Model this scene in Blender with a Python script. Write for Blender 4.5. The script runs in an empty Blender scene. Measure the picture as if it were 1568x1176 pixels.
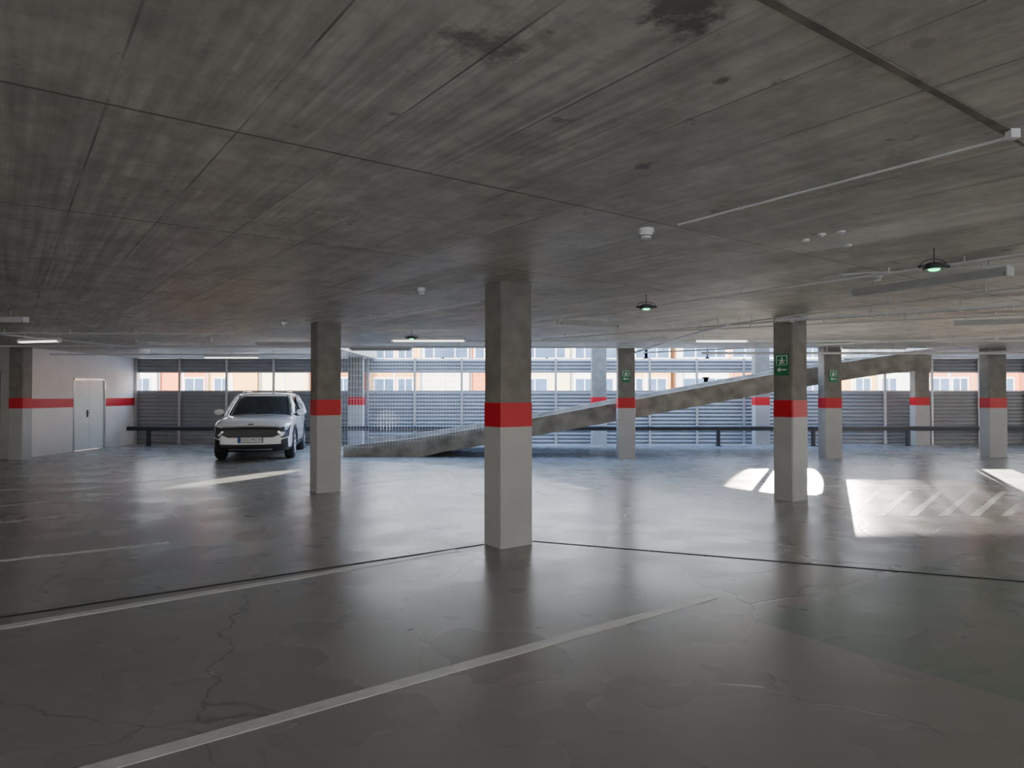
import bpy, bmesh, math, random
from mathutils import Vector, Matrix
from mathutils.bvhtree import BVHTree
random.seed(3)
S=bpy.context.scene
COL=S.collection
H=1.57; CEIL=2.73; FPX=1059.0; HZ=604.0
def F(px,py,z=0.0):
    y=(z-H)*FPX/(HZ-py); return ((px-784)/FPX*y, y)
A=(.806,.592); B=(-.592,.806)
ANG=math.atan2(.592,.806)

# ---------------- materials ----------------
def newmat(name):
    m=bpy.data.materials.new(name); m.use_nodes=True
    nt=m.node_tree; b=nt.nodes['Principled BSDF']
    return m,nt,b
def N(nt,t,**k):
    n=nt.nodes.new(t)
    for a,v in k.items():
        if a=='inp':
            for i,x in v.items(): n.inputs[i].default_value=x
        else: setattr(n,a,v)
    return n
def L(nt,a,b): nt.links.new(a,b)
def simple(name,c,rough=.5,metal=0,noise=.08,scale=6,bump=0,spec=.5,coat=0):
    m,nt,b=newmat(name)
    tc=N(nt,'ShaderNodeTexCoord'); n=N(nt,'ShaderNodeTexNoise',inp={'Scale':scale,'Detail':4})
    L(nt,tc.outputs['Object'],n.inputs['Vector'])
    r=N(nt,'ShaderNodeValToRGB'); 
    r.color_ramp.elements[0].position=.3; r.color_ramp.elements[1].position=.7
    r.color_ramp.elements[0].color=(*[x*(1-noise) for x in c],1)
    r.color_ramp.elements[1].color=(*[min(1,x*(1+noise)) for x in c],1)
    L(nt,n.outputs['Fac'],r.inputs['Fac']); L(nt,r.outputs['Color'],b.inputs['Base Color'])
    b.inputs['Roughness'].default_value=rough; b.inputs['Metallic'].default_value=metal
    b.inputs['Specular IOR Level'].default_value=spec
    b.inputs['Coat Weight'].default_value=coat
    if bump:
        bp=N(nt,'ShaderNodeBump',inp={'Strength':bump,'Distance':.01}); L(nt,n.outputs['Fac'],bp.inputs['Height']); L(nt,bp.outputs['Normal'],b.inputs['Normal'])
    return m
def emis(name,c,s):
    m,nt,b=newmat(name); b.inputs['Base Color'].default_value=(*c,1)
    b.inputs['Emission Color'].default_value=(*c,1); b.inputs['Emission Strength'].default_value=s
    return m
def math_(nt,op,a,b=None,c=None):
    n=N(nt,'ShaderNodeMath',operation=op)
    for i,x in enumerate((a,b,c)):
        if x is None: continue
        if isinstance(x,(int,float)): n.inputs[i].default_value=x
        else: L(nt,x,n.inputs[i])
    return n.outputs[0]
def mixc(nt,f,a,b,mode='MIX'):
    n=N(nt,'ShaderNodeMix',data_type='RGBA',blend_type=mode)
    for k,x in (('Factor',f),('A',a),('B',b)):
        idx={'Factor':0,'A':6,'B':7}[k]
        if isinstance(x,(int,float)): n.inputs[idx].default_value=x
        elif isinstance(x,tuple): n.inputs[idx].default_value=(*x,1)
        else: L(nt,x,n.inputs[idx])
    return n.outputs[2]
def ramp(nt,f,els):
    r=N(nt,'ShaderNodeValToRGB'); e=r.color_ramp.elements
    while len(e)<len(els): e.new(.5)
    for i,(p,c) in enumerate(els):
        e[i].position=p; e[i].color=(c,c,c,1) if isinstance(c,(int,float)) else (*c,1)
    L(nt,f,r.inputs['Fac']); return r.outputs['Color']
def noise(nt,vec,scale,detail=5,rough=.5,dist=0):
    n=N(nt,'ShaderNodeTexNoise',inp={'Scale':scale,'Detail':detail,'Roughness':rough,'Distortion':dist}); L(nt,vec,n.inputs['Vector']); return n.outputs['Fac']

def ceiling_mat():
    m,nt,b=newmat('formed_concrete')
    tc=N(nt,'ShaderNodeTexCoord'); mp=N(nt,'ShaderNodeMapping'); mp.inputs['Rotation'].default_value=(0,0,-ANG)
    L(nt,tc.outputs['Object'],mp.inputs['Vector'])
    v=mp.outputs['Vector']
    sx=N(nt,'ShaderNodeSeparateXYZ'); L(nt,v,sx.inputs[0])
    a=sx.outputs[0]; bb=sx.outputs[1]
    au=math_(nt,'DIVIDE',math_(nt,'ADD',a,20-.07+.25),.5); bu=math_(nt,'DIVIDE',math_(nt,'ADD',bb,20-1.17),2.0)
    def line(u,w):
        f=math_(nt,'FRACT',u); d=math_(nt,'ABSOLUTE',math_(nt,'SUBTRACT',f,.5)); 
        return math_(nt,'GREATER_THAN',d,.5-w)
    la=line(au,.010); lb=line(bu,.0045)
    cmb=N(nt,'ShaderNodeCombineXYZ'); L(nt,math_(nt,'FLOOR',au),cmb.inputs[0]); L(nt,math_(nt,'FLOOR',bu),cmb.inputs[1])
    wn=N(nt,'ShaderNodeTexWhiteNoise',noise_dimensions='3D'); L(nt,cmb.outputs[0],wn.inputs['Vector'])
    base=ramp(nt,noise(nt,v,.55,6,.65),[(.3,(.49,.455,.395)),(.7,(.78,.745,.675))])
    base=mixc(nt,.4,base,ramp(nt,wn.outputs['Value'],[(0,(.46,.43,.38)),(1,(.80,.77,.70))]))
    st=N(nt,'ShaderNodeMapping'); st.inputs['Scale'].default_value=(9,1.1,1); L(nt,v,st.inputs['Vector'])
    s=noise(nt,st.outputs['Vector'],1.3,5,.65)
    base=mixc(nt,.75,base,ramp(nt,s,[(.3,.64),(.7,1.15)]),'MULTIPLY')
    # fine parallel ripples left by the formwork boards, fading in and out
    s2m=N(nt,'ShaderNodeMapping'); s2m.inputs['Scale'].default_value=(26,.35,1); L(nt,v,s2m.inputs['Vector'])
    s2=noise(nt,s2m.outputs['Vector'],1.0,2,.5)
    base=mixc(nt,ramp(nt,noise(nt,v,.5,2),[(.42,0.0),(.6,.8)]),base,mixc(nt,1.0,base,ramp(nt,s2,[(.35,.72),(.65,1.15)]),'MULTIPLY'))
    cl=noise(nt,v,3.5,6,.7)
    base=mixc(nt,.8,base,ramp(nt,cl,[(.35,.70),(.6,1.08)]),'MULTIPLY')
    sp=noise(nt,v,1.5,7,.75,.5)
    base=mixc(nt,ramp(nt,sp,[(.56,0.0),(.70,.55)]),base,(.26,.235,.20))
    sp2=noise(nt,v,6,3,.5)
    base=mixc(nt,ramp(nt,sp2,[(.70,0.0),(.73,.55)]),base,(.19,.175,.15))
    ob=tc.outputs['Object']
    for (px,py,r,k) in ((725,66,.17,.6),(1050,5,.16,.8),(1108,122,.04,.7),(985,254,.045,.7),(1365,212,.025,.6)):
        X,Y=F(px,py,CEIL)
        dv=N(nt,'ShaderNodeVectorMath',operation='DISTANCE'); L(nt,ob,dv.inputs[0]); dv.inputs[1].default_value=(X,Y,CEIL)
        dd=math_(nt,'ADD',math_(nt,'DIVIDE',dv.outputs['Value'],r),math_(nt,'MULTIPLY',math_(nt,'SUBTRACT',cl,.5),4.5))
        base=mixc(nt,ramp(nt,dd,[(.45,k),(1.0,0.0)]),base,(.10,.09,.08))
    lines=math_(nt,'MAXIMUM',math_(nt,'MULTIPLY',la,ramp(nt,noise(nt,v,1.3,3),[(.4,.15),(.6,.8)])),math_(nt,'MULTIPLY',lb,.85))
    base=mixc(nt,lines,base,(.12,.11,.095))
    L(nt,base,b.inputs['Base Color'])
    L(nt,ramp(nt,wn.outputs['Value'],[(0,.45),(1,.62)]),b.inputs['Roughness'])
    hh=math_(nt,'SUBTRACT',math_(nt,'MULTIPLY',s,.6),lines)
    bp=N(nt,'ShaderNodeBump',inp={'Strength':.55,'Distance':.006}); L(nt,hh,bp.inputs['Height']); L(nt,bp.outputs['Normal'],b.inputs['Normal'])
    return m
def floor_mat():
    m,nt,b=newmat('polished_concrete_floor')
    tc=N(nt,'ShaderNodeTexCoord'); v=tc.outputs['Object']
    base=ramp(nt,noise(nt,v,.35,3,.5),[(.2,(.335,.33,.31)),(.8,(.42,.41,.385))])
    st=N(nt,'ShaderNodeMapping'); st.inputs['Rotation'].default_value=(0,0,.5); st.inputs['Scale'].default_value=(.6,2.0,1); L(nt,v,st.inputs['Vector'])
    sw=noise(nt,st.outputs['Vector'],.9,3,.5)
    base=mixc(nt,.3,base,ramp(nt,sw,[(.2,.80),(.8,1.12)]),'MULTIPLY')
    sx=N(nt,'ShaderNodeSeparateXYZ'); L(nt,v,sx.inputs[0])
    u=math_(nt,'ADD',math_(nt,'MULTIPLY',sx.outputs[0],A[0]),math_(nt,'MULTIPLY',sx.outputs[1],A[1]))
    w=math_(nt,'ADD',math_(nt,'MULTIPLY',sx.outputs[0],B[0]),math_(nt,'MULTIPLY',sx.outputs[1],B[1]))
    g=math_(nt,'MULTIPLY',math_(nt,'GREATER_THAN',u,4.2),math_(nt,'MULTIPLY',math_(nt,'GREATER_THAN',w,1.2),math_(nt,'LESS_THAN',w,2.9)))
    g=math_(nt,'MULTIPLY',g,ramp(nt,noise(nt,v,.8,3,.5),[(.3,.3),(.7,.75)]))
    base=mixc(nt,g,base,(.12,.25,.175))
    dn=N(nt,'ShaderNodeTexNoise',inp={'Scale':1.6,'Detail':3}); L(nt,v,dn.inputs['Vector'])
    va=N(nt,'ShaderNodeVectorMath',operation='MULTIPLY_ADD'); L(nt,dn.outputs['Color'],va.inputs[0]); va.inputs[1].default_value=(.7,.7,0); L(nt,v,va.inputs[2])
    vo=N(nt,'ShaderNodeTexVoronoi',feature='DISTANCE_TO_EDGE',inp={'Scale':.42}); L(nt,va.outputs[0],vo.inputs['Vector'])
    ck=ramp(nt,vo.outputs['Distance'],[(0.0,1.0),(.004,0.0)])
    ck=math_(nt,'MULTIPLY',ck,ramp(nt,noise(nt,v,.6,2),[(.40,0.0),(.55,.75)]))
    base=mixc(nt,ck,base,(.10,.10,.10))
    sp=noise(nt,v,14,2)
    base=mixc(nt,ramp(nt,sp,[(.77,0.0),(.80,.5)]),base,(.08,.08,.08))
    L(nt,base,b.inputs['Base Color'])
    r=ramp(nt,noise(nt,v,1.3,2,.5),[(.15,.20),(.85,.36)])
    L(nt,r,b.inputs['Roughness'])
    b.inputs['Specular IOR Level'].default_value=.5
    bn=noise(nt,v,1.6,2,.5,.3)
    hh=math_(nt,'SUBTRACT',math_(nt,'MULTIPLY',bn,.5),math_(nt,'MULTIPLY',ck,.4))
    bp=N(nt,'ShaderNodeBump',inp={'Strength':.22,'Distance':.02}); L(nt,hh,bp.inputs['Height']); L(nt,bp.outputs['Normal'],b.inputs['Normal'])
    return m
M_ceil=ceiling_mat(); M_floor=floor_mat()
M_conc=simple('raw_concrete',(.22,.208,.187),.75,noise=.18,scale=5,bump=.2)
M_ramp=simple('ramp_concrete',(.29,.27,.235),.85,noise=.35,scale=3,bump=.4)
M_paint=simple('column_grey_paint',(.46,.46,.45),.45,noise=.06,scale=3)
M_red=simple('red_band_paint',(.60,.005,.02),.45,noise=.06)
M_wall=simple('wall_white_paint',(.78,.72,.69),.7,noise=.05,scale=1.5)
M_door=simple('door_white_paint',(.78,.78,.76),.4,noise=.03)
M_louv=simple('galvanised_louvre',(.33,.34,.35),.5,metal=.2,noise=.07,scale=2)
M_steel=simple('galvanised_steel',(.5,.5,.5),.4,metal=.6,noise=.08)
M_dark=simple('dark_steel',(.03,.035,.045),.4,noise=.1)
M_white=simple('white_plastic',(.78,.78,.76),.4,noise=.02)
M_cond=simple('grey_pvc_conduit',(.66,.66,.65),.3,noise=.05)
M_black=simple('black_plastic',(.02,.02,.022),.45,noise=.1)
M_line=simple('worn_white_paint_and_sun_bars',(.86,.86,.82),.35,noise=.10,scale=9,spec=.5)
M_linef=simple('faded_white_paint',(.66,.66,.64),.32,noise=.15,scale=7)
M_joint=simple('joint_sealant',(.03,.03,.03),.7)
M_green=simple('sign_green',(.01,.20,.08),.5,noise=.02)
M_signw=simple('sign_white',(.8,.85,.8),.5,noise=.02)
M_gled=emis('green_led',(.02,1,.35),5)
M_tube=emis('led_tube_lit',(1,.97,.9),2.6)
M_tubeoff=simple('diffuser_off',(.38,.38,.37),.4)
M_gnd=simple('street_paving',(.45,.44,.42),.9,noise=.1)
M_mesh=simple('welded_mesh_galvanised',(.7,.75,.8),.4,metal=.2)

# ---------------- mesh helpers ----------------
class MB:
    def __init__(s): s.v=[];s.f=[];s.m=[];s.mats=[]
    def mi(s,mat):
        if mat not in s.mats: s.mats.append(mat)
        return s.mats.index(mat)
    def add(s,vs,fs,mat):
        o=len(s.v); s.v+= [tuple(x) for x in vs]; i=s.mi(mat)
        for f in fs: s.f.append([o+k for k in f]); s.m.append(i)
    def box(s,x0,x1,y0,y1,z0,z1,mat,M=None):
        vs=[(x,y,z) for x in (x0,x1) for y in (y0,y1) for z in (z0,z1)]
        if M: vs=[M@Vector(v) for v in vs]
        s.add(vs,[(0,1,3,2),(4,6,7,5),(0,4,5,1),(2,3,7,6),(0,2,6,4),(1,5,7,3)],mat)
    def cyl(s,p0,p1,r,mat,n=12,r1=None):
        p0=Vector(p0);p1=Vector(p1);d=(p1-p0).normalized(); r1=r if r1 is None else r1
        u=d.orthogonal().normalized(); w=d.cross(u)
        vs=[]
        for i in range(n):
            t=2*math.pi*i/n; o=u*math.cos(t)+w*math.sin(t); vs+= [p0+o*r,p1+o*r1]
        fs=[(2*i,2*((i+1)%n),2*((i+1)%n)+1,2*i+1) for i in range(n)]
        fs+=[tuple(2*i for i in reversed(range(n))),tuple(2*i+1 for i in range(n))]
        s.add(vs,fs,mat)
    def obj(s,name,parent=None,smooth=False,bevel=0,loc=None,rot=None):
        me=bpy.data.meshes.new(name); me.from_pydata(s.v,[],s.f)
        for mt in s.mats: me.materials.append(mt)
        for p,i in zip(me.polygons,s.m): p.material_index=i; p.use_smooth=smooth
        bm=bmesh.new(); bm.from_mesh(me); bmesh.ops.recalc_face_normals(bm,faces=bm.faces); bm.to_mesh(me); bm.free()
        o=bpy.data.objects.new(name,me); COL.objects.link(o)
        if parent: o.parent=parent
        if loc: o.location=loc
        if rot: o.rotation_euler=rot
        if bevel:
            b=o.modifiers.new('bevel','BEVEL'); b.width=bevel; b.segments=2; b.limit_method='ANGLE'
        return o

# ---------------- shell ----------------
XL,XR,YB,YF=-20,24,-7,22.4
GX0,GX1,GY=-4.4,10.6,17.35
m=MB(); m.box(XL-.2,XR+.2,YB-.2,YF+.1,-.15,0,M_floor); m.obj('floor')
m=MB()
m.box(XL-.2,XR+.2,YB-.2,GY,CEIL,CEIL+.3,M_ceil)
m.box(XL-.2,GX0,GY,YF+.1,CEIL,CEIL+.3,M_ceil)
m.box(GX1,XR+.2,GY,YF+.1,CEIL,CEIL+.3,M_ceil)
m.obj('ceiling')
def wall(name,x0,x1,y0,y1,z1=CEIL,mat=M_wall,band=True):
    m=MB()
    if band:
        m.box(x0,x1,y0,y1,0,1.22,mat); m.box(x0,x1,y0,y1,1.22,1.46,M_red); m.box(x0,x1,y0,y1,1.46,z1,mat)
    else: m.box(x0,x1,y0,y1,0,z1,mat)
    return m.obj(name)
DY0,DY1,DZ=19.0,20.5,2.03
m=MB()
for y0,y1,z0 in ((17.0,DY0,0),(DY1,YF,0),(DY0,DY1,DZ)):
    for a,b_,mt in ((0,1.22,M_wall),(1.22,1.46,M_red),(1.46,CEIL,M_wall)):
        if b_<=z0: continue
        m.box(-12.25,-12.05,y0,y1,max(a,z0),b_,mt)
m.obj('wall_left')
wall('wall_front_left',XL,-12.25,16.9,17.1,mat=M_paint,band=False)
wall('wall_far_left',XL-.2,XL,YB,16.9)
# open-sided parapets (unseen openings behind and on the right, added for fill light)
PH=1.15
m=MB(); m.box(XR,XR+.2,YB,YF,0,PH,M_paint); m.box(XR,XR+.2,YB,YF,2.4,CEIL,M_conc)
for y in range(-7,22,5): m.box(XR,XR+.2,y-.2,y+.2,PH,2.4,M_conc)
m.obj('wall_right')
m=MB(); m.box(XL-.2,XR+.2,YB-.2,YB,0,PH,M_paint); m.box(XL-.2,XR+.2,YB-.2,YB,2.35,CEIL,M_conc)
for x in range(-20,25,5): m.box(x-.2,x+.2,YB-.2,YB,PH,2.35,M_conc)
m.obj('wall_back')
m=MB(); m.box(XL-.2,XR+.2,GY-.3,GY,CEIL+.3,6.2,M_conc); m.obj('wall_upper_sun_block')  # unseen upper storey wall, added to keep sun off the louvre fence
# door
m=MB()
ym=(DY0+DY1)/2
m.box(-12.1,-12.04,DY0,DY0+.05,0,DZ,M_steel); m.box(-12.1,-12.04,DY1-.05,DY1,0,DZ,M_steel); m.box(-12.1,-12.04,DY0,DY1,DZ-.05,DZ,M_steel)
m.box(-12.13,-12.07,DY0+.055,ym-.004,.01,DZ-.055,M_door); m.box(-12.13,-12.07,ym+.004,DY1-.055,.01,DZ-.055,M_door)
m.box(-12.07,-12.055,ym-.11,ym-.06,.93,1.13,M_black)
m.cyl((-12.06,ym-.085,1.05),(-12.0,ym-.085,1.05),.012,M_black); m.cyl((-12.0,ym-.085,1.05),(-12.0,ym-.21,1.05),.011,M_black)
for yy in (DY0+.05,DY1-.06):
    for zz in (.3,1.0,1.75): m.cyl((-12.055,yy,zz),(-12.055,yy,zz+.1),.014,M_steel)
m.obj('door_1')
m=MB(); m.box(-13.6,-12.5,16.84,16.9,0,2.1,simple('blue_grey_door',(.12,.15,.19),.4)); m.box(-13.7,-12.45,16.82,16.86,2.1,2.18,M_steel); m.cyl((-12.65,16.84,1.05),(-12.65,16.78,1.05),.012,M_black); m.cyl((-12.65,16.78,1.05),(-12.79,16.78,1.05),.011,M_black); m.obj('door_2')

# ---------------- columns ----------------
def column(x,y,sx,sy,rot,top=CEIL):
    m=MB(); c=.018
    def ring(hx,hy): return [(-hx+c,-hy),(hx-c,-hy),(hx,-hy+c),(hx,hy-c),(hx-c,hy),(-hx+c,hy),(-hx,hy-c),(-hx,-hy+c)]
    R=ring(sx/2,sy/2); Rp=ring(sx/2+.004,sy/2+.004)
    for z0,z1,mt,r in ((0,1.235,M_paint,Rp),(1.235,1.485,M_red,Rp),(1.485,top,M_conc,R)):
        vs=[(a,b,z0) for a,b in r]+[(a,b,z1) for a,b in r]
        m.add(vs,[tuple(range(7,-1,-1)),tuple(range(8,16))]+[(i,(i+1)%8,(i+1)%8+8,i+8) for i in range(8)],mt)
    return m.obj('concrete_column',loc=(x,y,0),rot=(0,0,rot))
column(-.04,7.30,.40,.32,ANG)
column(-3.03,11.25,.40,.32,ANG)
column(4.18,10.39,.40,.32,ANG)
column(2.81,17.1,.42,.30,0)
column(7.86,17.1,.46,.30,.12)
column(12.1,17.4,.5,.32,.12)
column(-11.9,16.75,.34,.34,0)
for x in (-4.85,2.7,7.75,12.7,17.7): column(x,21.55,.46,.3,0,CEIL+.3 if GX0<x<GX1 else CEIL)

# ---------------- louvre fence ----------------
def louvre(m,x0,x1,z0,z1,y,pitch=.115):
    n=max(1,round((z1-z0)/pitch)); p=(z1-z0)/n; pts=[]
    for i in range(n):
        z=z0+i*p; pts+= [(y,z),(y-.045,z+.012),(y-.045,z+p*.35),(y,z+p*.85)]
    pts.append((y,z1))
    vs=[];
    for a,z in pts: vs+=[(x0,a,z),(x1,a,z)]
    m.add(vs,[(2*i,2*i+1,2*i+3,2*i+2) for i in range(len(pts)-1)],M_louv)
m=MB()
FY=22.15
louvre(m,-12.04,XR,.04,1.69,FY); louvre(m,-12.04,XR,2.28,2.72,FY)
m.box(-12.04,XR,FY-.03,FY+.03,1.66,1.70,M_steel); m.box(-12.04,XR,FY-.03,FY+.03,2.26,2.30,M_steel)
m.box(-12.04,XR,FY+.005,FY+.02,0,1.68,M_louv); m.box(-12.04,XR,FY+.005,FY+.02,2.28,2.72,M_louv)
x=(277-784)/FPX*22.15
while x<XR:
    m.box(x-.035,x+.035,FY-.11,FY-.04,0,2.725,M_steel); x+=1.5
m.box(-12.03,-11.96,FY-.11,FY-.04,0,2.725,M_steel)
m.obj('louvre_fence')
m=MB(); m.box(-11.7,XR-.2,21.02,21.10,.47,.60,M_dark); m.box(-11.7,XR-.2,20.99,21.03,.49,.52,M_dark); m.box(-11.7,XR-.2,20.99,21.03,.55,.58,M_dark)
x=-11.1
while x<XR-1:
    m.box(x-.05,x+.05,21.1,21.2,0,.6,M_dark); m.box(x-.1,x+.1,21.05,21.25,0,.015,M_dark); x+=2.9
m.obj('crash_barrier',bevel=.01)

# ---------------- ramp ----------------
def ztop(x):
    pts=[(-4.25,.27),(-2.5,.46),(-.7,.75),(2.7,1.37),(6.4,2.05),(8.2,2.36),(9.5,2.56),(10.6,2.66),(16,2.70)]
    for (a,za),(b,zb) in zip(pts,pts[1:]):
        if x<=b: return za+(zb-za)*(x-a)/(b-a)
    return pts[-1][1]
xs=[-4.25+i*.5 for i in range(60)]
xs=[x for x in xs if x<10.5]+[10.58]
m=MB()
def strip(x_s,zf_top,zf_bot,y0,y1,mat):
    vs=[];n=len(x_s)
    for x in x_s: vs+=[(x,y0,zf_top(x)),(x,y1,zf_top(x)),(x,y0,zf_bot(x)),(x,y1,zf_bot(x))]
    fs=[]
    for i in range(n-1):
        a=4*i;b=a+4; fs+=[(a,a+1,b+1,b),(a+2,b+2,b+3,a+3),(a,b,b+2,a+2),(a+1,a+3,b+3,b+1)]
    fs+=[(0,2,3,1),(4*n-4,4*n-3,4*n-1,4*n-2)]
    m.add(vs,fs,mat)
curb=.17
zbt=lambda x:max(0,ztop(x)-.46) if x>-2.0 else 0
strip(xs,lambda x:min(ztop(x)-curb,2.6),zbt,17.58,20.55,M_ramp)
strip(xs,lambda x:ztop(x),zbt,17.43,17.58,M_ramp)
strip(xs,lambda x:ztop(x),zbt,20.55,20.7,M_ramp)
m.obj('vehicle_ramp')
m=MB()
X0,X1=-4.5,-.45
y=17.39
x=X0
def zb(x): return ztop(max(x,-4.25))-.1 if x>-4.25 else 0
MT=2.72
while x<=X1+.001:
    m.box(x-.003,x+.003,y-.003,y+.003,zb(x),MT,M_mesh); x+=.075
z=.1
while z<MT:
    xx=X0
    while xx<X1 and zb(xx)<z: xx+=.05
    if xx-X0>.1: m.box(X0,xx,y-.009,y-.003,z-.003,z+.003,M_mesh)
    z+=.15
m.box(X0-.03,X0+.03,y-.03,y+.03,0,MT,M_steel); m.box(X1-.03,X1+.03,y-.03,y+.03,zb(X1),MT,M_steel)
m.obj('wire_mesh_fence')

# ---------------- floor markings ----------------
def fl(m,p,q,w,mat,z=.003):
    (x0,y0),(x1,y1)=p,q; d=Vector((x1-x0,y1-y0)).normalized(); n=Vector((-d.y,d.x))*w/2
    vs=[(x0-n.x,y0-n.y,z),(x1-n.x,y1-n.y,z),(x1+n.x,y1+n.y,z),(x0+n.x,y0+n.y,z)]
    vs+= [(a,b,0.0005) for a,b,c in vs]
    m.add(vs,[(0,1,2,3),(7,6,5,4),(0,4,5,1),(1,5,6,2),(2,6,7,3),(3,7,4,0)],mat)
def ext(p,q,t):
    return (p[0]+(p[0]-q[0])*t,p[1]+(p[1]-q[1])*t)
m=MB()
p,q=F(140,1176),F(1090,912); fl(m,ext(p,q,.5),q,.10,M_line)
p,q=F(0,960),F(700,842); fl(m,ext(p,q,.6),q,.10,M_line)
p,q=F(0,858),F(260,830); fl(m,ext(p,q,1),q,.09,M_line)
p,q=F(0,775),F(180,757); fl(m,ext(p,q,1),q,.08,M_linef)
p,q=F(0,800),F(120,787); fl(m,ext(p,q,1),q,.08,M_linef)
p,q=F(0,750),F(200,742); fl(m,ext(p,q,1),q,.08,M_linef)
p,q=F(215,738),F(330,727); fl(m,p,q,.14,M_line)
p,q=F(1060,744),F(1530,744); fl(m,p,q,.1,M_line)
p,q=F(560,740),F(700,722); fl(m,p,q,.1,M_linef)
def quad(px,mat):
    vs=[(*F(a,b),.003) for a,b in px]; vs+=[(x,y,.0005) for x,y,z in vs]
    m.add(vs,[(0,1,2,3),(7,6,5,4),(0,4,5,1),(1,5,6,2),(2,6,7,3),(3,7,4,0)],mat)
quad([(815,750),(832,746),(858,757),(838,760)],M_line)
quad([(832,741),(858,739),(912,749),(890,753)],M_line)
quad([(720,755),(734,753),(768,756),(735,760)],M_line)
for i in range(6):  # white hatch stripes, with the sunlit bars between post shadows painted in
    quad([(1290+48*i,790),(1306+48*i,790),(1349+48*i,752),(1339+48*i,752)],M_line)
m.obj('parking_lines_and_sun_bars')
m=MB()
p,q=F(0,945),F(741,833); fl(m,ext(p,q,.8),q,.03,M_joint,.004)
p,q=F(815,828),F(1568,890); fl(m,p,ext(q,p,.6),.03,M_joint,.004)
m.obj('floor_expansion_joint')

# ---------------- ceiling services ----------------
def fixture(x,y,ln,rot,lit,z=2.60):
    m=MB()
    m.box(-ln/2,ln/2,-.045,.045,0,.045,M_white if lit else M_tubeoff); m.box(-ln/2+.03,ln/2-.03,-.038,.038,-.03,0,M_tube if lit else M_tubeoff)
    m.box(-ln/2-.012,-ln/2,-.05,.05,-.03,.05,M_cond); m.box(ln/2,ln/2+.012,-.05,.05,-.03,.05,M_cond)
    for s in (-.35,.35): m.cyl((ln*s,0,.045),(ln*s,0,CEIL-z-.001),.004,M_steel,6)
    m.obj('linear_ceiling_light',loc=(x,y,z),rot=(0,0,rot))
fixture(-1.58,13.1,1.4,0,True); fixture(-7.75,19.1,1.5,0,True); fixture(4.0,13.2,1.0,0,True)
fixture(-9.1,13.3,1.0,-.3,True); fixture(-6.4,13.1,1.4,0,False)
fixture(1.12,10.1,1.0,ANG*.7,False); fixture(3.85,6.45,1.45,-math.atan2(1.31,.69),False)
fixture(-7.46,9.6,1.4,0,False); fixture(8.0,15.3,1.4,0,False); fixture(12.6,14.6,1.4,0,True); fixture(-3.0,15.8,1.4,0,False)
fixture(6.9,9.9,1.0,-.35,False); fixture(9.5,12.6,1.3,0,False); fixture(-4.6,14.2,1.3,0,False)
def Cc(px,py,z): 
    x,y=F(px,py,z); return (x,y,z)
def conduit(name,pts,r,mat,box=None):
    m=MB()
    for a,b in zip(pts,pts[1:]):
        m.cyl(a,b,r,mat,10)
        Lg=(Vector(b)-Vector(a)).length; k=max(1,int(Lg/1.2))
        for i in range(k+1):
            c=Vector(a).lerp(Vector(b),(i+.5)/(k+1)); m.box(c.x-.006,c.x+.006,c.y-.006,c.y+.006,c.z,CEIL-.0005,M_steel)
    for q in ((box,) if box else ()): m.box(q[0]-.02,q[0]+.02,q[1]-.02,q[1]+.02,2.69,CEIL-.0005,M_white)
    return m.obj(name)
conduit('conduit_pipe',[Cc(1040,343,2.716),Cc(1555,207,2.716)],.007,M_cond,F(1555,207,2.7))
conduit('conduit_pipe',[Cc(815,495,2.68),Cc(1600,384,2.68)],.012,M_cond)
conduit('conduit_pipe',[Cc(965,542,2.60),Cc(1060,512,2.60),Cc(1115,497,2.60)],.025,M_cond)
conduit('conduit_pipe',[Cc(985,540,2.62),Cc(1600,512,2.62)],.018,M_cond)
conduit('conduit_pipe',[Cc(1110,497,2.64),Cc(1600,436,2.64)],.012,M_cond)
conduit('conduit_pipe',[Cc(1290,420,2.69),Cc(1600,402,2.69)],.008,M_cond)
conduit('conduit_pipe',[Cc(830,520,2.64),Cc(1190,492,2.64)],.014,M_cond)
conduit('conduit_pipe',[Cc(1280,548,2.58),Cc(1600,536,2.58)],.02,M_cond)
conduit('conduit_pipe',[Cc(1000,508,2.67),Cc(1600,480,2.67)],.014,M_cond)
conduit('conduit_pipe',[Cc(540,490,2.69),Cc(735,462,2.69)],.010,M_cond)
conduit('conduit_pipe',[Cc(0,512,2.66),Cc(190,530,2.66)],.014,M_cond)
conduit('conduit_pipe',[(-11.9,15.0,2.62),(-.6,15.3,2.62),(3.0,15.4,2.62)],.02,M_cond)
conduit('conduit_pipe',[(-11.9,12.2,2.66),(-5,12.4,2.66)],.012,M_cond)
conduit('conduit_pipe',[(-1.0,13.8,2.64),(14,13.8,2.64)],.016,M_cond)
conduit('conduit_pipe',[(-11.9,17.8,2.60),(-4.6,17.8,2.60)],.02,M_cond)
conduit('conduit_pipe',[(4.5,16.4,2.55),(20,16.4,2.55)],.03,M_cond)
m=MB()
p=Vector(Cc(1190,493,2.6)); q=Vector(Cc(1620,466,2.6)); d=(q-p); Lg=d.length; an=math.atan2(d.y,d.x)
m.box(0,Lg,-.08,-.076,0,.04,M_cond); m.box(0,Lg,.076,.08,0,.04,M_cond)
i=0
while i<Lg: m.box(i,i+.02,-.08,.08,0,.006,M_tubeoff); i+=.08
i=.2
while i<Lg: m.cyl((i,-.085,-.01),(i,-.085,CEIL-2.602),.005,M_steel,6); m.cyl((i,.085,-.01),(i,.085,CEIL-2.602),.005,M_steel,6); m.box(i-.015,i+.015,-.09,.09,-.015,0,M_steel); i+=1.0
m.obj('cable_tray',loc=p,rot=(0,0,an))
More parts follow.
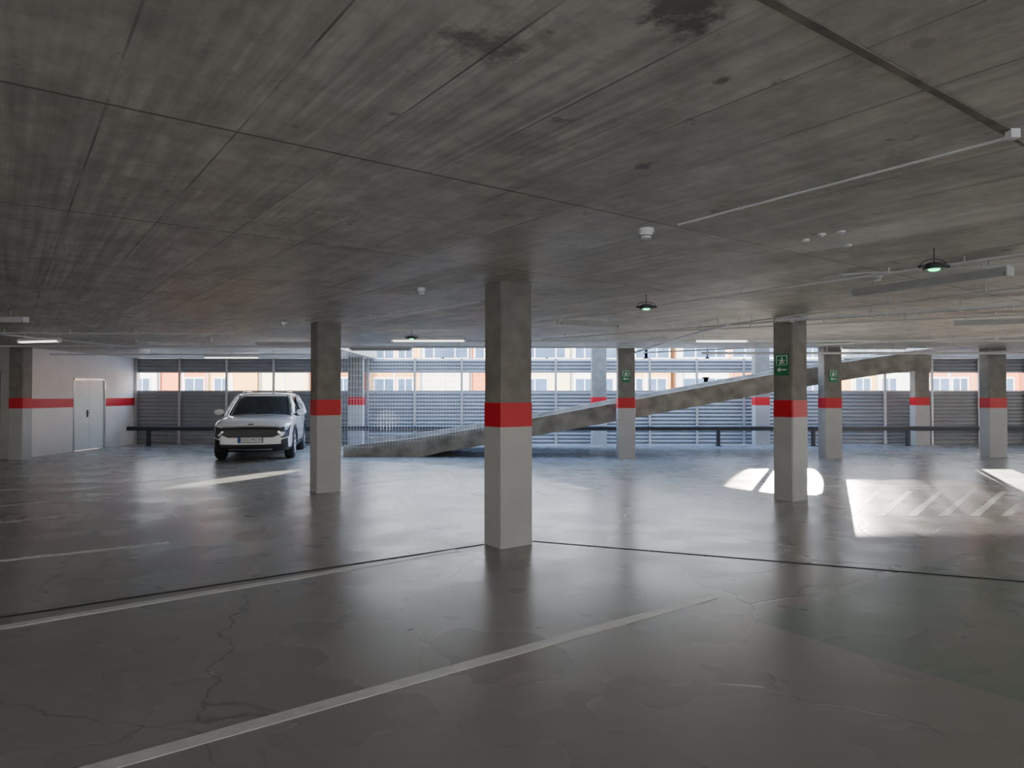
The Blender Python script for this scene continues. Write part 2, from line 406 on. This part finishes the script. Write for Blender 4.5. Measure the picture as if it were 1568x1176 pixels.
m=MB(); p=Vector(F(1190,0,CEIL)); q=Vector(F(1560,205,CEIL)); dd=(q-p).normalized(); p=p-dd*3
an=math.atan2(dd.y,dd.x); m.box(0,(q-p).length,-.016,.016,-.004,0,simple('timber_strip',(.24,.215,.18),.8,noise=.4)); m.obj('ceiling_joint_strip',loc=(p.x,p.y,CEIL-.001),rot=(0,0,an))
def detector(px,py,r=.055):
    x,y=F(px,py,2.69); m=MB()
    m.cyl((0,0,.012),(0,0,.039),r,M_white,20); m.cyl((0,0,-.03),(0,0,.012),r*.6,M_white,20,r*.85); m.cyl((0,0,-.015),(0,0,-.01),r*.78,M_black,20)
    m.obj('smoke_detector',loc=(x,y,2.69))
detector(990,358); detector(645,446,.045); detector(1345,425,.05); detector(434,497,.05)
m=MB()
for px,py in ((1260,357),(1290,353),(1300,374),(1235,366)):
    x,y=F(px,py,CEIL); m.cyl((x,y,CEIL-.012),(x,y,CEIL),.028,M_white,14); m.cyl((x,y,CEIL-.02),(x,y,CEIL-.012),.012,M_steel,8)
m.obj('ceiling_anchor_plates')
def beacon(px,py):
    x,y=F(px,py,2.58); m=MB()
    m.cyl((0,0,-.02),(0,0,.015),.08,M_black,24); m.cyl((0,0,.015),(0,0,.03),.08,M_black,24,.04)
    m.cyl((0,0,-.032),(0,0,-.02),.03,M_gled,16,.045)
    m.box(-.115,-.07,-.02,.02,-.01,.012,M_black); m.box(.07,.115,-.02,.02,-.01,.012,M_black)
    pts=[Vector((.105*math.cos(t),0,.01+.05*math.sin(t))) for t in [math.pi*i/10 for i in range(11)]]
    for a,b in zip(pts,pts[1:]): m.cyl(a,b,.003,M_black,6)
    m.cyl((0,0,.03),(0,0,CEIL-2.581),.004,M_black,8)
    m.obj('parking_guidance_sensor',loc=(x,y,2.58))
beacon(990,470); beacon(1432,408); beacon(630,517)
def sign(x,y,z,w,h,rot):
    m=MB(); m.box(-w/2,w/2,-.008,0,-h/2,h/2,M_green)
    yy=-.0095
    def q(x0,x1,z0,z1): m.box(x0*w,x1*w,yy,-.008,z0*h,z1*h,M_signw)
    q(-.42,-.36,.04,.44); q(-.42,.42,.40,.44); q(.36,.42,.04,.44)
    m.cyl((.02*w,yy,.31*h),(.02*w,-.008,.31*h),.07*w,M_signw,10)
    q(-.08,.10,.12,.25); q(.08,.26,.18,.22); q(-.24,-.08,.19,.23); q(-.16,-.04,.02,.13); q(.04,.12,.04,.13); q(.12,.24,.04,.08)
    q(-.2,.36,-.26,-.20)
    vs=[(-.36*w,yy,-.23*h),(-.12*w,yy,-.11*h),(-.12*w,yy,-.35*h)]; m.add(vs,[(0,1,2)],M_signw)
    q(-.42,.42,-.03,-.01)
    m.obj('exit_sign',loc=(x,y,z),rot=(0,0,rot))
nx,ny=-A[0],-A[1]
sign(4.18+nx*.213,10.39+ny*.213,2.01,.22,.32,ANG-math.pi/2)
sign(2.81-.02,17.1-.165,2.02,.2,.3,0); sign(7.86,17.1-.175,2.02,.2,.3,.12)

# ---------------- car ----------------
car=bpy.data.objects.new('white_suv_car',None); COL.objects.link(car)
th=math.radians(12); fw=Vector((math.sin(th),-math.cos(th),0))
fr=Vector((-6.10,16.15,0)); car.location=fr-fw*2.26; car.rotation_euler=(0,0,math.atan2(fw.y,fw.x))
M_car=simple('car_white_paint',(.90,.90,.90),.25,noise=.01,coat=1)
M_glass=simple('car_dark_glass',(.02,.025,.03),.04,noise=.02,spec=.8)
M_chrome=simple('satin_silver',(.6,.61,.62),.25,metal=1,noise=.02)
M_tyre=simple('tyre_rubber',(.02,.02,.02),.75)
M_lamp=simple('headlamp_lens',(.10,.11,.13),.08,metal=.5,noise=.3,scale=30,spec=.8)
M_drl=simple('headlamp_bright',(.85,.88,.9),.1,metal=.3)
M_grille=simple('gloss_black_grille',(.012,.012,.014),.35,noise=.3,scale=40,bump=.5)
M_plate=simple('plate_white',(.8,.8,.8),.5,noise=.01)
st=[(2.27,.50,.40,.74,.0),(2.25,.66,.27,.82,.01),(2.17,.80,.22,.90,.02),(1.98,.885,.20,.955,.03),(1.6,.92,.20,1.0,.035),(1.2,.93,.20,1.03,.035),(.8,.93,.20,1.06,.03),(0,.935,.20,1.07,.02),(-.9,.935,.20,1.09,.02),(-1.5,.93,.20,1.10,.02),(-1.95,.90,.22,1.10,.02),(-2.17,.84,.28,1.06,.01),(-2.26,.74,.38,.98,0)]
rings=[]
for x,w,z0,zt,cr in st:
    h=zt-z0
    half=[(0,z0),(.55*w,z0),(.90*w,z0+.02),(w*.985,z0+.14*h),(w,z0+.38*h),(w*.985,z0+.66*h),(w*.975,z0+.86*h),(w*.88,zt-.005),(w*.55,zt+cr*.7),(0,zt+cr)]
    rings.append([(x,a,b) for a,b in half]+[(x,-a,b) for a,b in reversed(half[1:-1])])
mb=MB(); n=len(rings[0])
vs=[p for r in rings for p in r]; fs=[]
for i in range(len(rings)-1):
    for j in range(n): fs.append((i*n+j,i*n+(j+1)%n,(i+1)*n+(j+1)%n,(i+1)*n+j))
def cap(o):
    c=[]
    for j in range(0,(n//2)):
        if j==0: c.append((o,o+1,o+n-1))
        elif j==n//2-1: c.append((o+j,o+j+1,o+n-j))
        else: c.append((o+j,o+j+1,o+n-j-1,o+n-j))
    return c
fs+=cap(0)+cap((len(rings)-1)*n)
mb.add(vs,fs,M_car); mb.mi(M_black)
body=mb.obj('body',parent=car,smooth=True)
ss=body.modifiers.new('sub','SUBSURF'); ss.levels=2; ss.render_levels=2
bpy.context.view_layer.update()
dg=bpy.context.evaluated_depsgraph_get()
ev=body.evaluated_get(dg); me2=bpy.data.meshes.new_from_object(ev)
body.modifiers.clear(); body.data=me2
for p in body.data.polygons:
    p.use_smooth=True
    if p.center.z<.34: p.material_index=1
bvh=BVHTree.FromPolygons([v.co.copy() for v in me2.vertices],[tuple(p.vertices) for p in me2.polygons])
cm=MB()
for sx in (1.36,-1.34):
    for s in (1,-1): cm.cyl((sx,s*.62,.37),(sx,s*1.2,.37),.415,M_black,40)
cut=cm.obj('arch_cut'); 
bo=body.modifiers.new('arch','BOOLEAN'); bo.object=cut; bo.operation='DIFFERENCE'; bo.solver='EXACT'
cut.parent=car
cut.matrix_parent_inverse=Matrix.Identity(4)
bpy.context.view_layer.update(); dg=bpy.context.evaluated_depsgraph_get()
me3=bpy.data.meshes.new_from_object(body.evaluated_get(dg)); body.modifiers.clear(); body.data=me3
bpy.data.objects.remove(cut)
def interp(poly,u):
    n=len(poly)-1; t=u*n; i=min(int(t),n-1); t-=i
    return tuple(poly[i][k]+(poly[i+1][k]-poly[i][k])*t for k in (0,1))
def patch(name,top,bot,mat,off=.008,side=None,nu=24,nv=5,mirror=False):
    m=MB()
    for sg in ((1,-1) if mirror else (1,)):
        vs=[]
        for i in range(nu+1):
            a=interp(top,i/nu); b=interp(bot,i/nu)
            for j in range(nv+1):
                p=(a[0]+(b[0]-a[0])*j/nv,a[1]+(b[1]-a[1])*j/nv)
                if side is None:
                    hit=bvh.ray_cast(Vector((4,sg*p[0],p[1])),Vector((-1,0,0)))[0]
                    vs.append((hit.x+off if hit else 2.0,sg*p[0],p[1]))
                else:
                    hit=bvh.ray_cast(Vector((p[0],sg*3,p[1])),Vector((0,-sg,0)))[0]
                    vs.append((p[0],sg*(abs(hit.y)+off) if hit else sg*.9,p[1]))
        k=nv+1
        m.add(vs,[(i*k+j,(i+1)*k+j,(i+1)*k+j+1,i*k+j+1) for i in range(nu) for j in range(nv)],mat)
    return m.obj(name,parent=car,smooth=True)
patch('grille',[(-.70,.80),(-.3,.81),(0,.815),(.3,.81),(.70,.80)],[(-.68,.64),(-.50,.565),(0,.56),(.50,.565),(.68,.64)],M_grille,.010)
patch('grille_trim',[(-.64,.825),(0,.84),(.64,.825)],[(-.64,.812),(0,.826),(.64,.812)],M_chrome,.014)
patch('headlight',[(.62,.80),(.74,.82),(.865,.86)],[(.58,.67),(.70,.54),(.84,.58)],M_lamp,.012,mirror=True)
patch('headlight_strip',[(.62,.81),(.74,.83),(.86,.87)],[(.62,.785),(.74,.805),(.85,.84)],M_drl,.02,mirror=True)
patch('headlight_chevron',[(.60,.69),(.68,.59),(.70,.59)],[(.63,.72),(.72,.63),(.74,.62)],M_drl,.02,mirror=True)
patch('lower_intake',[(-.72,.41),(-.3,.40),(.3,.40),(.72,.41)],[(-.66,.26),(-.3,.24),(.3,.24),(.66,.26)],M_grille,.008)
patch('side_intake',[(.68,.50),(.75,.53),(.82,.55)],[(.68,.32),(.75,.30),(.83,.32)],M_grille,.01,mirror=True)
patch('skid_plate',[(-.5,.30),(0,.295),(.5,.30)],[(-.46,.265),(0,.26),(.46,.265)],M_chrome,.014)
patch('badge',[(-.07,.88),(0,.885),(.07,.88)],[(-.07,.86),(0,.86),(.07,.86)],M_black,.006,nu=6,nv=2)
for i,(xa) in enumerate((.55,-.45,-1.28)):
    patch('door_seam_%d'%i,[(xa,1.04),(xa+.01,1.04)],[(xa-.02 if i<2 else xa+.1,.40),(xa-.01 if i<2 else xa+.11,.40)],M_black,.004,side=1,mirror=True,nu=1,nv=12)
patch('door_handle_front',[(-.15,.93),(-.38,.93)],[(-.15,.90),(-.38,.90)],M_chrome,.03,side=1,mirror=True)
patch('door_handle_rear',[(-.95,.95),(-1.18,.95)],[(-.95,.92),(-1.18,.92)],M_chrome,.03,side=1,mirror=True)
patch('sill_cladding',[(.95,.40),(-.93,.40)],[(.95,.24),(-.93,.24)],M_black,.015,side=1,mirror=True)
m=MB(); m.box(2.285,2.30,-.26,.26,.455,.565,M_plate); m.box(2.30,2.302,-.26,-.215,.455,.565,simple('plate_blue',(.01,.05,.4),.5)); m.box(2.25,2.285,-.28,.28,.44,.575,M_black); m.obj('licence_plate',parent=car)
tx=bpy.data.curves.new('plate_text','FONT'); tx.body='1552 MCW'; tx.size=.105; tx.align_x='CENTER'; tx.align_y='CENTER'; tx.extrude=.001
to=bpy.data.objects.new('plate_text',tx); COL.objects.link(to); to.parent=car; to.location=(2.302,.02,.508); to.rotation_euler=(math.pi/2,0,math.pi/2); tx.materials.append(M_black)
lv=[(1.00,1.02,-2.12,.87),(1.12,.86,-2.10,.84),(1.30,.60,-2.0,.775),(1.46,.36,-1.90,.70),(1.525,.25,-1.88,.665),(1.575,.10,-1.86,.61),(1.605,-.15,-1.7,.48),(1.615,-.45,-1.4,.25)]
NP=48; m=MB(); vs=[]
for z,xf,xr,yw in lv:
    cx=(xf+xr)/2; a=(xf-xr)/2
    for i in range(NP):
        t=2*math.pi*i/NP; c,s=math.cos(t),math.sin(t); e=.28
        vs.append((cx+a*math.copysign(abs(c)**(e*1.5),c)*(1-.06*abs(s)**4 if c>0 else 1),yw*math.copysign(abs(s)**(e*1.3),s),z))
fg=[];fw_=[]
for k in range(len(lv)-1):
    for i in range(NP):
        f=(k*NP+i,k*NP+(i+1)%NP,(k+1)*NP+(i+1)%NP,(k+1)*NP+i)
        (fg if lv[k][0]<1.5 else fw_).append(f)
fw_.append(tuple((len(lv)-1)*NP+i for i in range(NP)))
m.add(vs,fg,M_glass); m.f+= [list(f) for f in fw_]; m.m+=[m.mi(M_car)]*len(fw_)
m.obj('cabin',parent=car,smooth=True)
def tube(name,pts,r,mat):
    m=MB()
    for a,b in zip(pts,pts[1:]): m.cyl(a,b,r,mat,10)
    return m.obj(name,parent=car,smooth=True)
for s in (1,-1):
    tag='l' if s>0 else 'r'
    tube('a_pillar_'+tag,[(.99,s*.80,1.03),(.80,s*.785,1.14),(.52,s*.735,1.31),(.28,s*.675,1.47),(.14,s*.63,1.54)],.035,M_car)
    tube('roof_edge_'+tag,[(.14,s*.64,1.535),(-.5,s*.665,1.55),(-1.2,s*.66,1.55),(-1.8,s*.62,1.53)],.035,M_car)
    tube('roof_rail_'+tag,[(-.1,s*.56,1.60),(-.2,s*.56,1.645),(-1.5,s*.55,1.645),(-1.6,s*.55,1.60)],.014,M_chrome)
    tube('d_pillar_'+tag,[(-1.8,s*.63,1.52),(-2.0,s*.76,1.3),(-2.05,s*.84,1.08)],.07,M_car)
    tube('b_pillar_'+tag,[(-.45,s*.72,1.50),(-.45,s*.86,1.08)],.025,M_black)
    bm=bmesh.new(); bmesh.ops.create_uvsphere(bm,u_segments=20,v_segments=12,radius=1)
    for v in bm.verts: v.co=Vector((v.co.x*.075+(.02 if v.co.x>0 else 0),v.co.y*.125,v.co.z*.08))
    me=bpy.data.meshes.new('mirror'); bm.to_mesh(me); bm.free(); me.materials.append(M_car)
    for p in me.polygons:p.use_smooth=True
    mo=bpy.data.objects.new('mirror_'+tag,me); COL.objects.link(mo); mo.parent=car; mo.location=(.66,s*1.0,1.12)
    tube('mirror_arm_'+tag,[(.68,s*.84,1.05),(.67,s*.95,1.08)],.03,M_black)
tube('wiper_l',[(.98,-.1,1.075),(.90,.5,1.12)],.009,M_black); tube('wiper_r',[(1.0,-.65,1.05),(.93,-.1,1.105)],.009,M_black)
tube('rear_spoiler',[(-1.85,-.55,1.565),(-1.95,0,1.58),(-1.85,.55,1.565)],.035,M_car)
def wheel(x,y,s,nm):
    m=MB(); prof=[(.20,-.11),(.24,-.115),(.33,-.11),(.355,-.08),(.36,-.03),(.36,.03),(.355,.08),(.33,.11),(.24,.115),(.225,.10),(.22,.0)]
    K=40; vs=[]
    for i in range(K):
        t=2*math.pi*i/K
        for r,w in prof: vs.append((r*math.cos(t),w*s,r*math.sin(t)))
    n=len(prof)
    m.add(vs,[(i*n+j,((i+1)%K)*n+j,((i+1)%K)*n+j+1,i*n+j+1) for i in range(K) for j in range(n-1)],M_tyre)
    m.cyl((0,-.02*s,0),(0,.0,0),.235,M_black,32)
    for i in range(K):
        t0=2*math.pi*i/K;t1=2*math.pi*(i+1)/K
        m.cyl((.232*math.cos(t0),.10*s,.232*math.sin(t0)),(.232*math.cos(t1),.10*s,.232*math.sin(t1)),.011,M_chrome,6)
    for i in range(5):
        for d in (-.12,.12):
            t=2*math.pi*i/5+math.pi/2
            m.cyl((.04*math.cos(t+d*2),.085*s,.04*math.sin(t+d*2)),(.228*math.cos(t+d),.095*s,.228*math.sin(t+d)),.018,M_chrome,6,.014)
    m.cyl((0,.05*s,0),(0,.10*s,0),.055,M_chrome,20)
    m.obj(nm,parent=car,smooth=True,loc=(x,y,.36))
    a=MB(); pts=[]
    hz=.37
    for i in range(25):
        t=math.radians(-12+204*i/24)
        pts.append((math.cos(t),math.sin(t)))
    vs=[]
    for c,q in pts:
        for r in (.405,.465):
            px_,pz=x+r*c,hz+r*q
            hit=bvh.ray_cast(Vector((px_,s*3,max(pz,.24))),Vector((0,-s,0)))[0]
            yy=abs(hit.y) if hit else .9
            vs.append((px_,s*(yy+.014),max(pz,.22)))
        vs.append((x+.405*c,s*.8,max(hz+.405*q,.22)))
    a.add(vs,[(3*i,3*i+3,3*i+4,3*i+1) for i in range(24)]+[(3*i,3*i+2,3*i+5,3*i+3) for i in range(24)],M_black)
    a.obj(nm+'_arch',parent=car,smooth=True)
wheel(1.36,.80,1,'wheel_front_left'); wheel(1.36,-.80,-1,'wheel_front_right'); wheel(-1.34,.80,1,'wheel_rear_left'); wheel(-1.34,-.80,-1,'wheel_rear_right')

# ---------------- exterior ----------------
m=MB(); m.box(-70,80,-60,90,-.35,-.16,M_gnd); m.obj('street_ground')
fc=[(.78,.64,.40),(.70,.19,.06),(.80,.76,.68),(.78,.40,.12),(.62,.22,.10),(.82,.80,.78)]
M_fac=[simple('facade_render_%d'%i,c,.85,noise=.04,scale=.6) for i,c in enumerate(fc)]
M_win=simple('window_glass',(.06,.10,.17),.1,noise=.3,scale=.8,spec=.5)
def building(x0,w,y,h,seq):
    m=MB(); n=len(seq); bw=w/n
    for i,k in enumerate(seq):
        a=x0+i*bw; m.box(a,a+bw,y-(.25 if i%2 else 0),y+8,-.16,h,M_fac[k])
        yy=y-(.25 if i%2 else 0)
        for zz in (1.1,4.0):
            for t in (.3,.72):
                if zz<2 and random.random()<.5: continue
                c=a+bw*t; ww=random.choice((.45,.6,.8))
                m.box(c-ww-.1,c+ww+.1,yy-.05,yy,zz-.1,zz+1.6,M_white); m.box(c-ww,c-.04,yy-.07,yy-.05,zz,zz+1.5,M_win); m.box(c+.04,c+ww,yy-.07,yy-.05,zz,zz+1.5,M_win)
                m.box(c-ww-.15,c+ww+.15,yy-.15,yy,zz-.18,zz-.1,M_fac[5])
        m.cyl((a+.1,yy-.08,0),(a+.1,yy-.08,h),.06,M_steel,8)
        m.box(a+bw*.48,a+bw*.52,yy-.04,yy,0,h,M_fac[5])
    m.box(x0-.2,x0+w+.2,y-.45,y+8,h,h+.25,M_fac[2])
    m.obj('apartment_building')
building(-36,26,45,5.8,[1,0,3,2,1,3,0,1]); building(-9.5,20,46,5.6,[3,2,1,0,2,3]); building(11,22,45,5.8,[2,1,0,3,2,4,1]); building(33.5,20,45,5.9,[4,1,0,1,2])

# ---------------- lights ----------------
w=bpy.data.worlds.new('World'); S.world=w; w.use_nodes=True; nt=w.node_tree
bg=nt.nodes['Background']; tc=N(nt,'ShaderNodeTexCoord'); sx=N(nt,'ShaderNodeSeparateXYZ'); L(nt,tc.outputs['Generated'],sx.inputs[0])
c=ramp(nt,sx.outputs[2],[(0,(1.0,.94,.86)),(.18,(.92,.94,.98)),(.5,(.52,.70,1.0)),(1,(.28,.48,1.0))])
L(nt,c,bg.inputs['Color']); bg.inputs['Strength'].default_value=7.8
sun=bpy.data.lights.new('sun','SUN'); sun.energy=28; sun.angle=.01; sun.color=(1,.92,.81)
so=bpy.data.objects.new('sun',sun); COL.objects.link(so)
d=Vector((.55,.75,-.55)); so.rotation_euler=d.to_track_quat('-Z','Y').to_euler()
def portal(loc,rot,sx_,sy_):
    l=bpy.data.lights.new('sky_portal','AREA'); l.shape='RECTANGLE'; l.size=sx_; l.size_y=sy_; l.cycles.is_portal=True
    o=bpy.data.objects.new('sky_portal',l); COL.objects.link(o); o.location=loc; o.rotation_euler=rot
portal(((XR-12)/2,FY+.2,1.985),(-math.pi/2,0,0),XR+12,.59)
portal(((GX0+GX1)/2,(GY+YF)/2,CEIL+.31),(0,0,0),GX1-GX0,YF-GY)
portal(((XL+XR)/2,YB-.25,1.75),(math.pi/2,0,0),XR-XL,1.2)
portal((XR+.25,(YB+YF)/2,1.78),(math.pi/2,0,math.pi/2),YF-YB,1.25)
def sun_patch(px,py,P,ang=1.3,az=(.41,.91),t=.194,blend=.1):  # added spot lamp outside the fence, throws a sun patch on the floor
    x,y=F(px,py); D=(44.3-y)/az[1]
    l=bpy.data.lights.new('sun_patch_spot','SPOT'); l.energy=P; l.spot_size=math.radians(ang*2); l.spot_blend=blend; l.shadow_soft_size=.05; l.color=(1,.93,.82)
    o=bpy.data.objects.new('sun_patch_spot',l); COL.objects.link(o); o.location=(x+az[0]*D,44.3,t*D)
    dd=Vector((x,y,0))-o.location; o.rotation_euler=dd.to_track_quat('-Z','Y').to_euler()
sun_patch(1187,734,1.7e6,1.25,blend=.2); sun_patch(375,731,.7e6,.26); sun_patch(1590,731,1.7e6,1.4)
for px in (1340,1420,1500,1580): sun_patch(px,771,.07e6,1.0,t=.152,blend=.8)

# ---------------- camera ----------------
cam=bpy.data.cameras.new('camera'); co=bpy.data.objects.new('camera',cam); COL.objects.link(co)
cam.sensor_width=36; cam.lens=FPX/1568*36; co.location=(0,0,H); co.rotation_euler=(math.radians(90)+math.atan(16/FPX),0,0)
cam.clip_end=300
S.camera=co
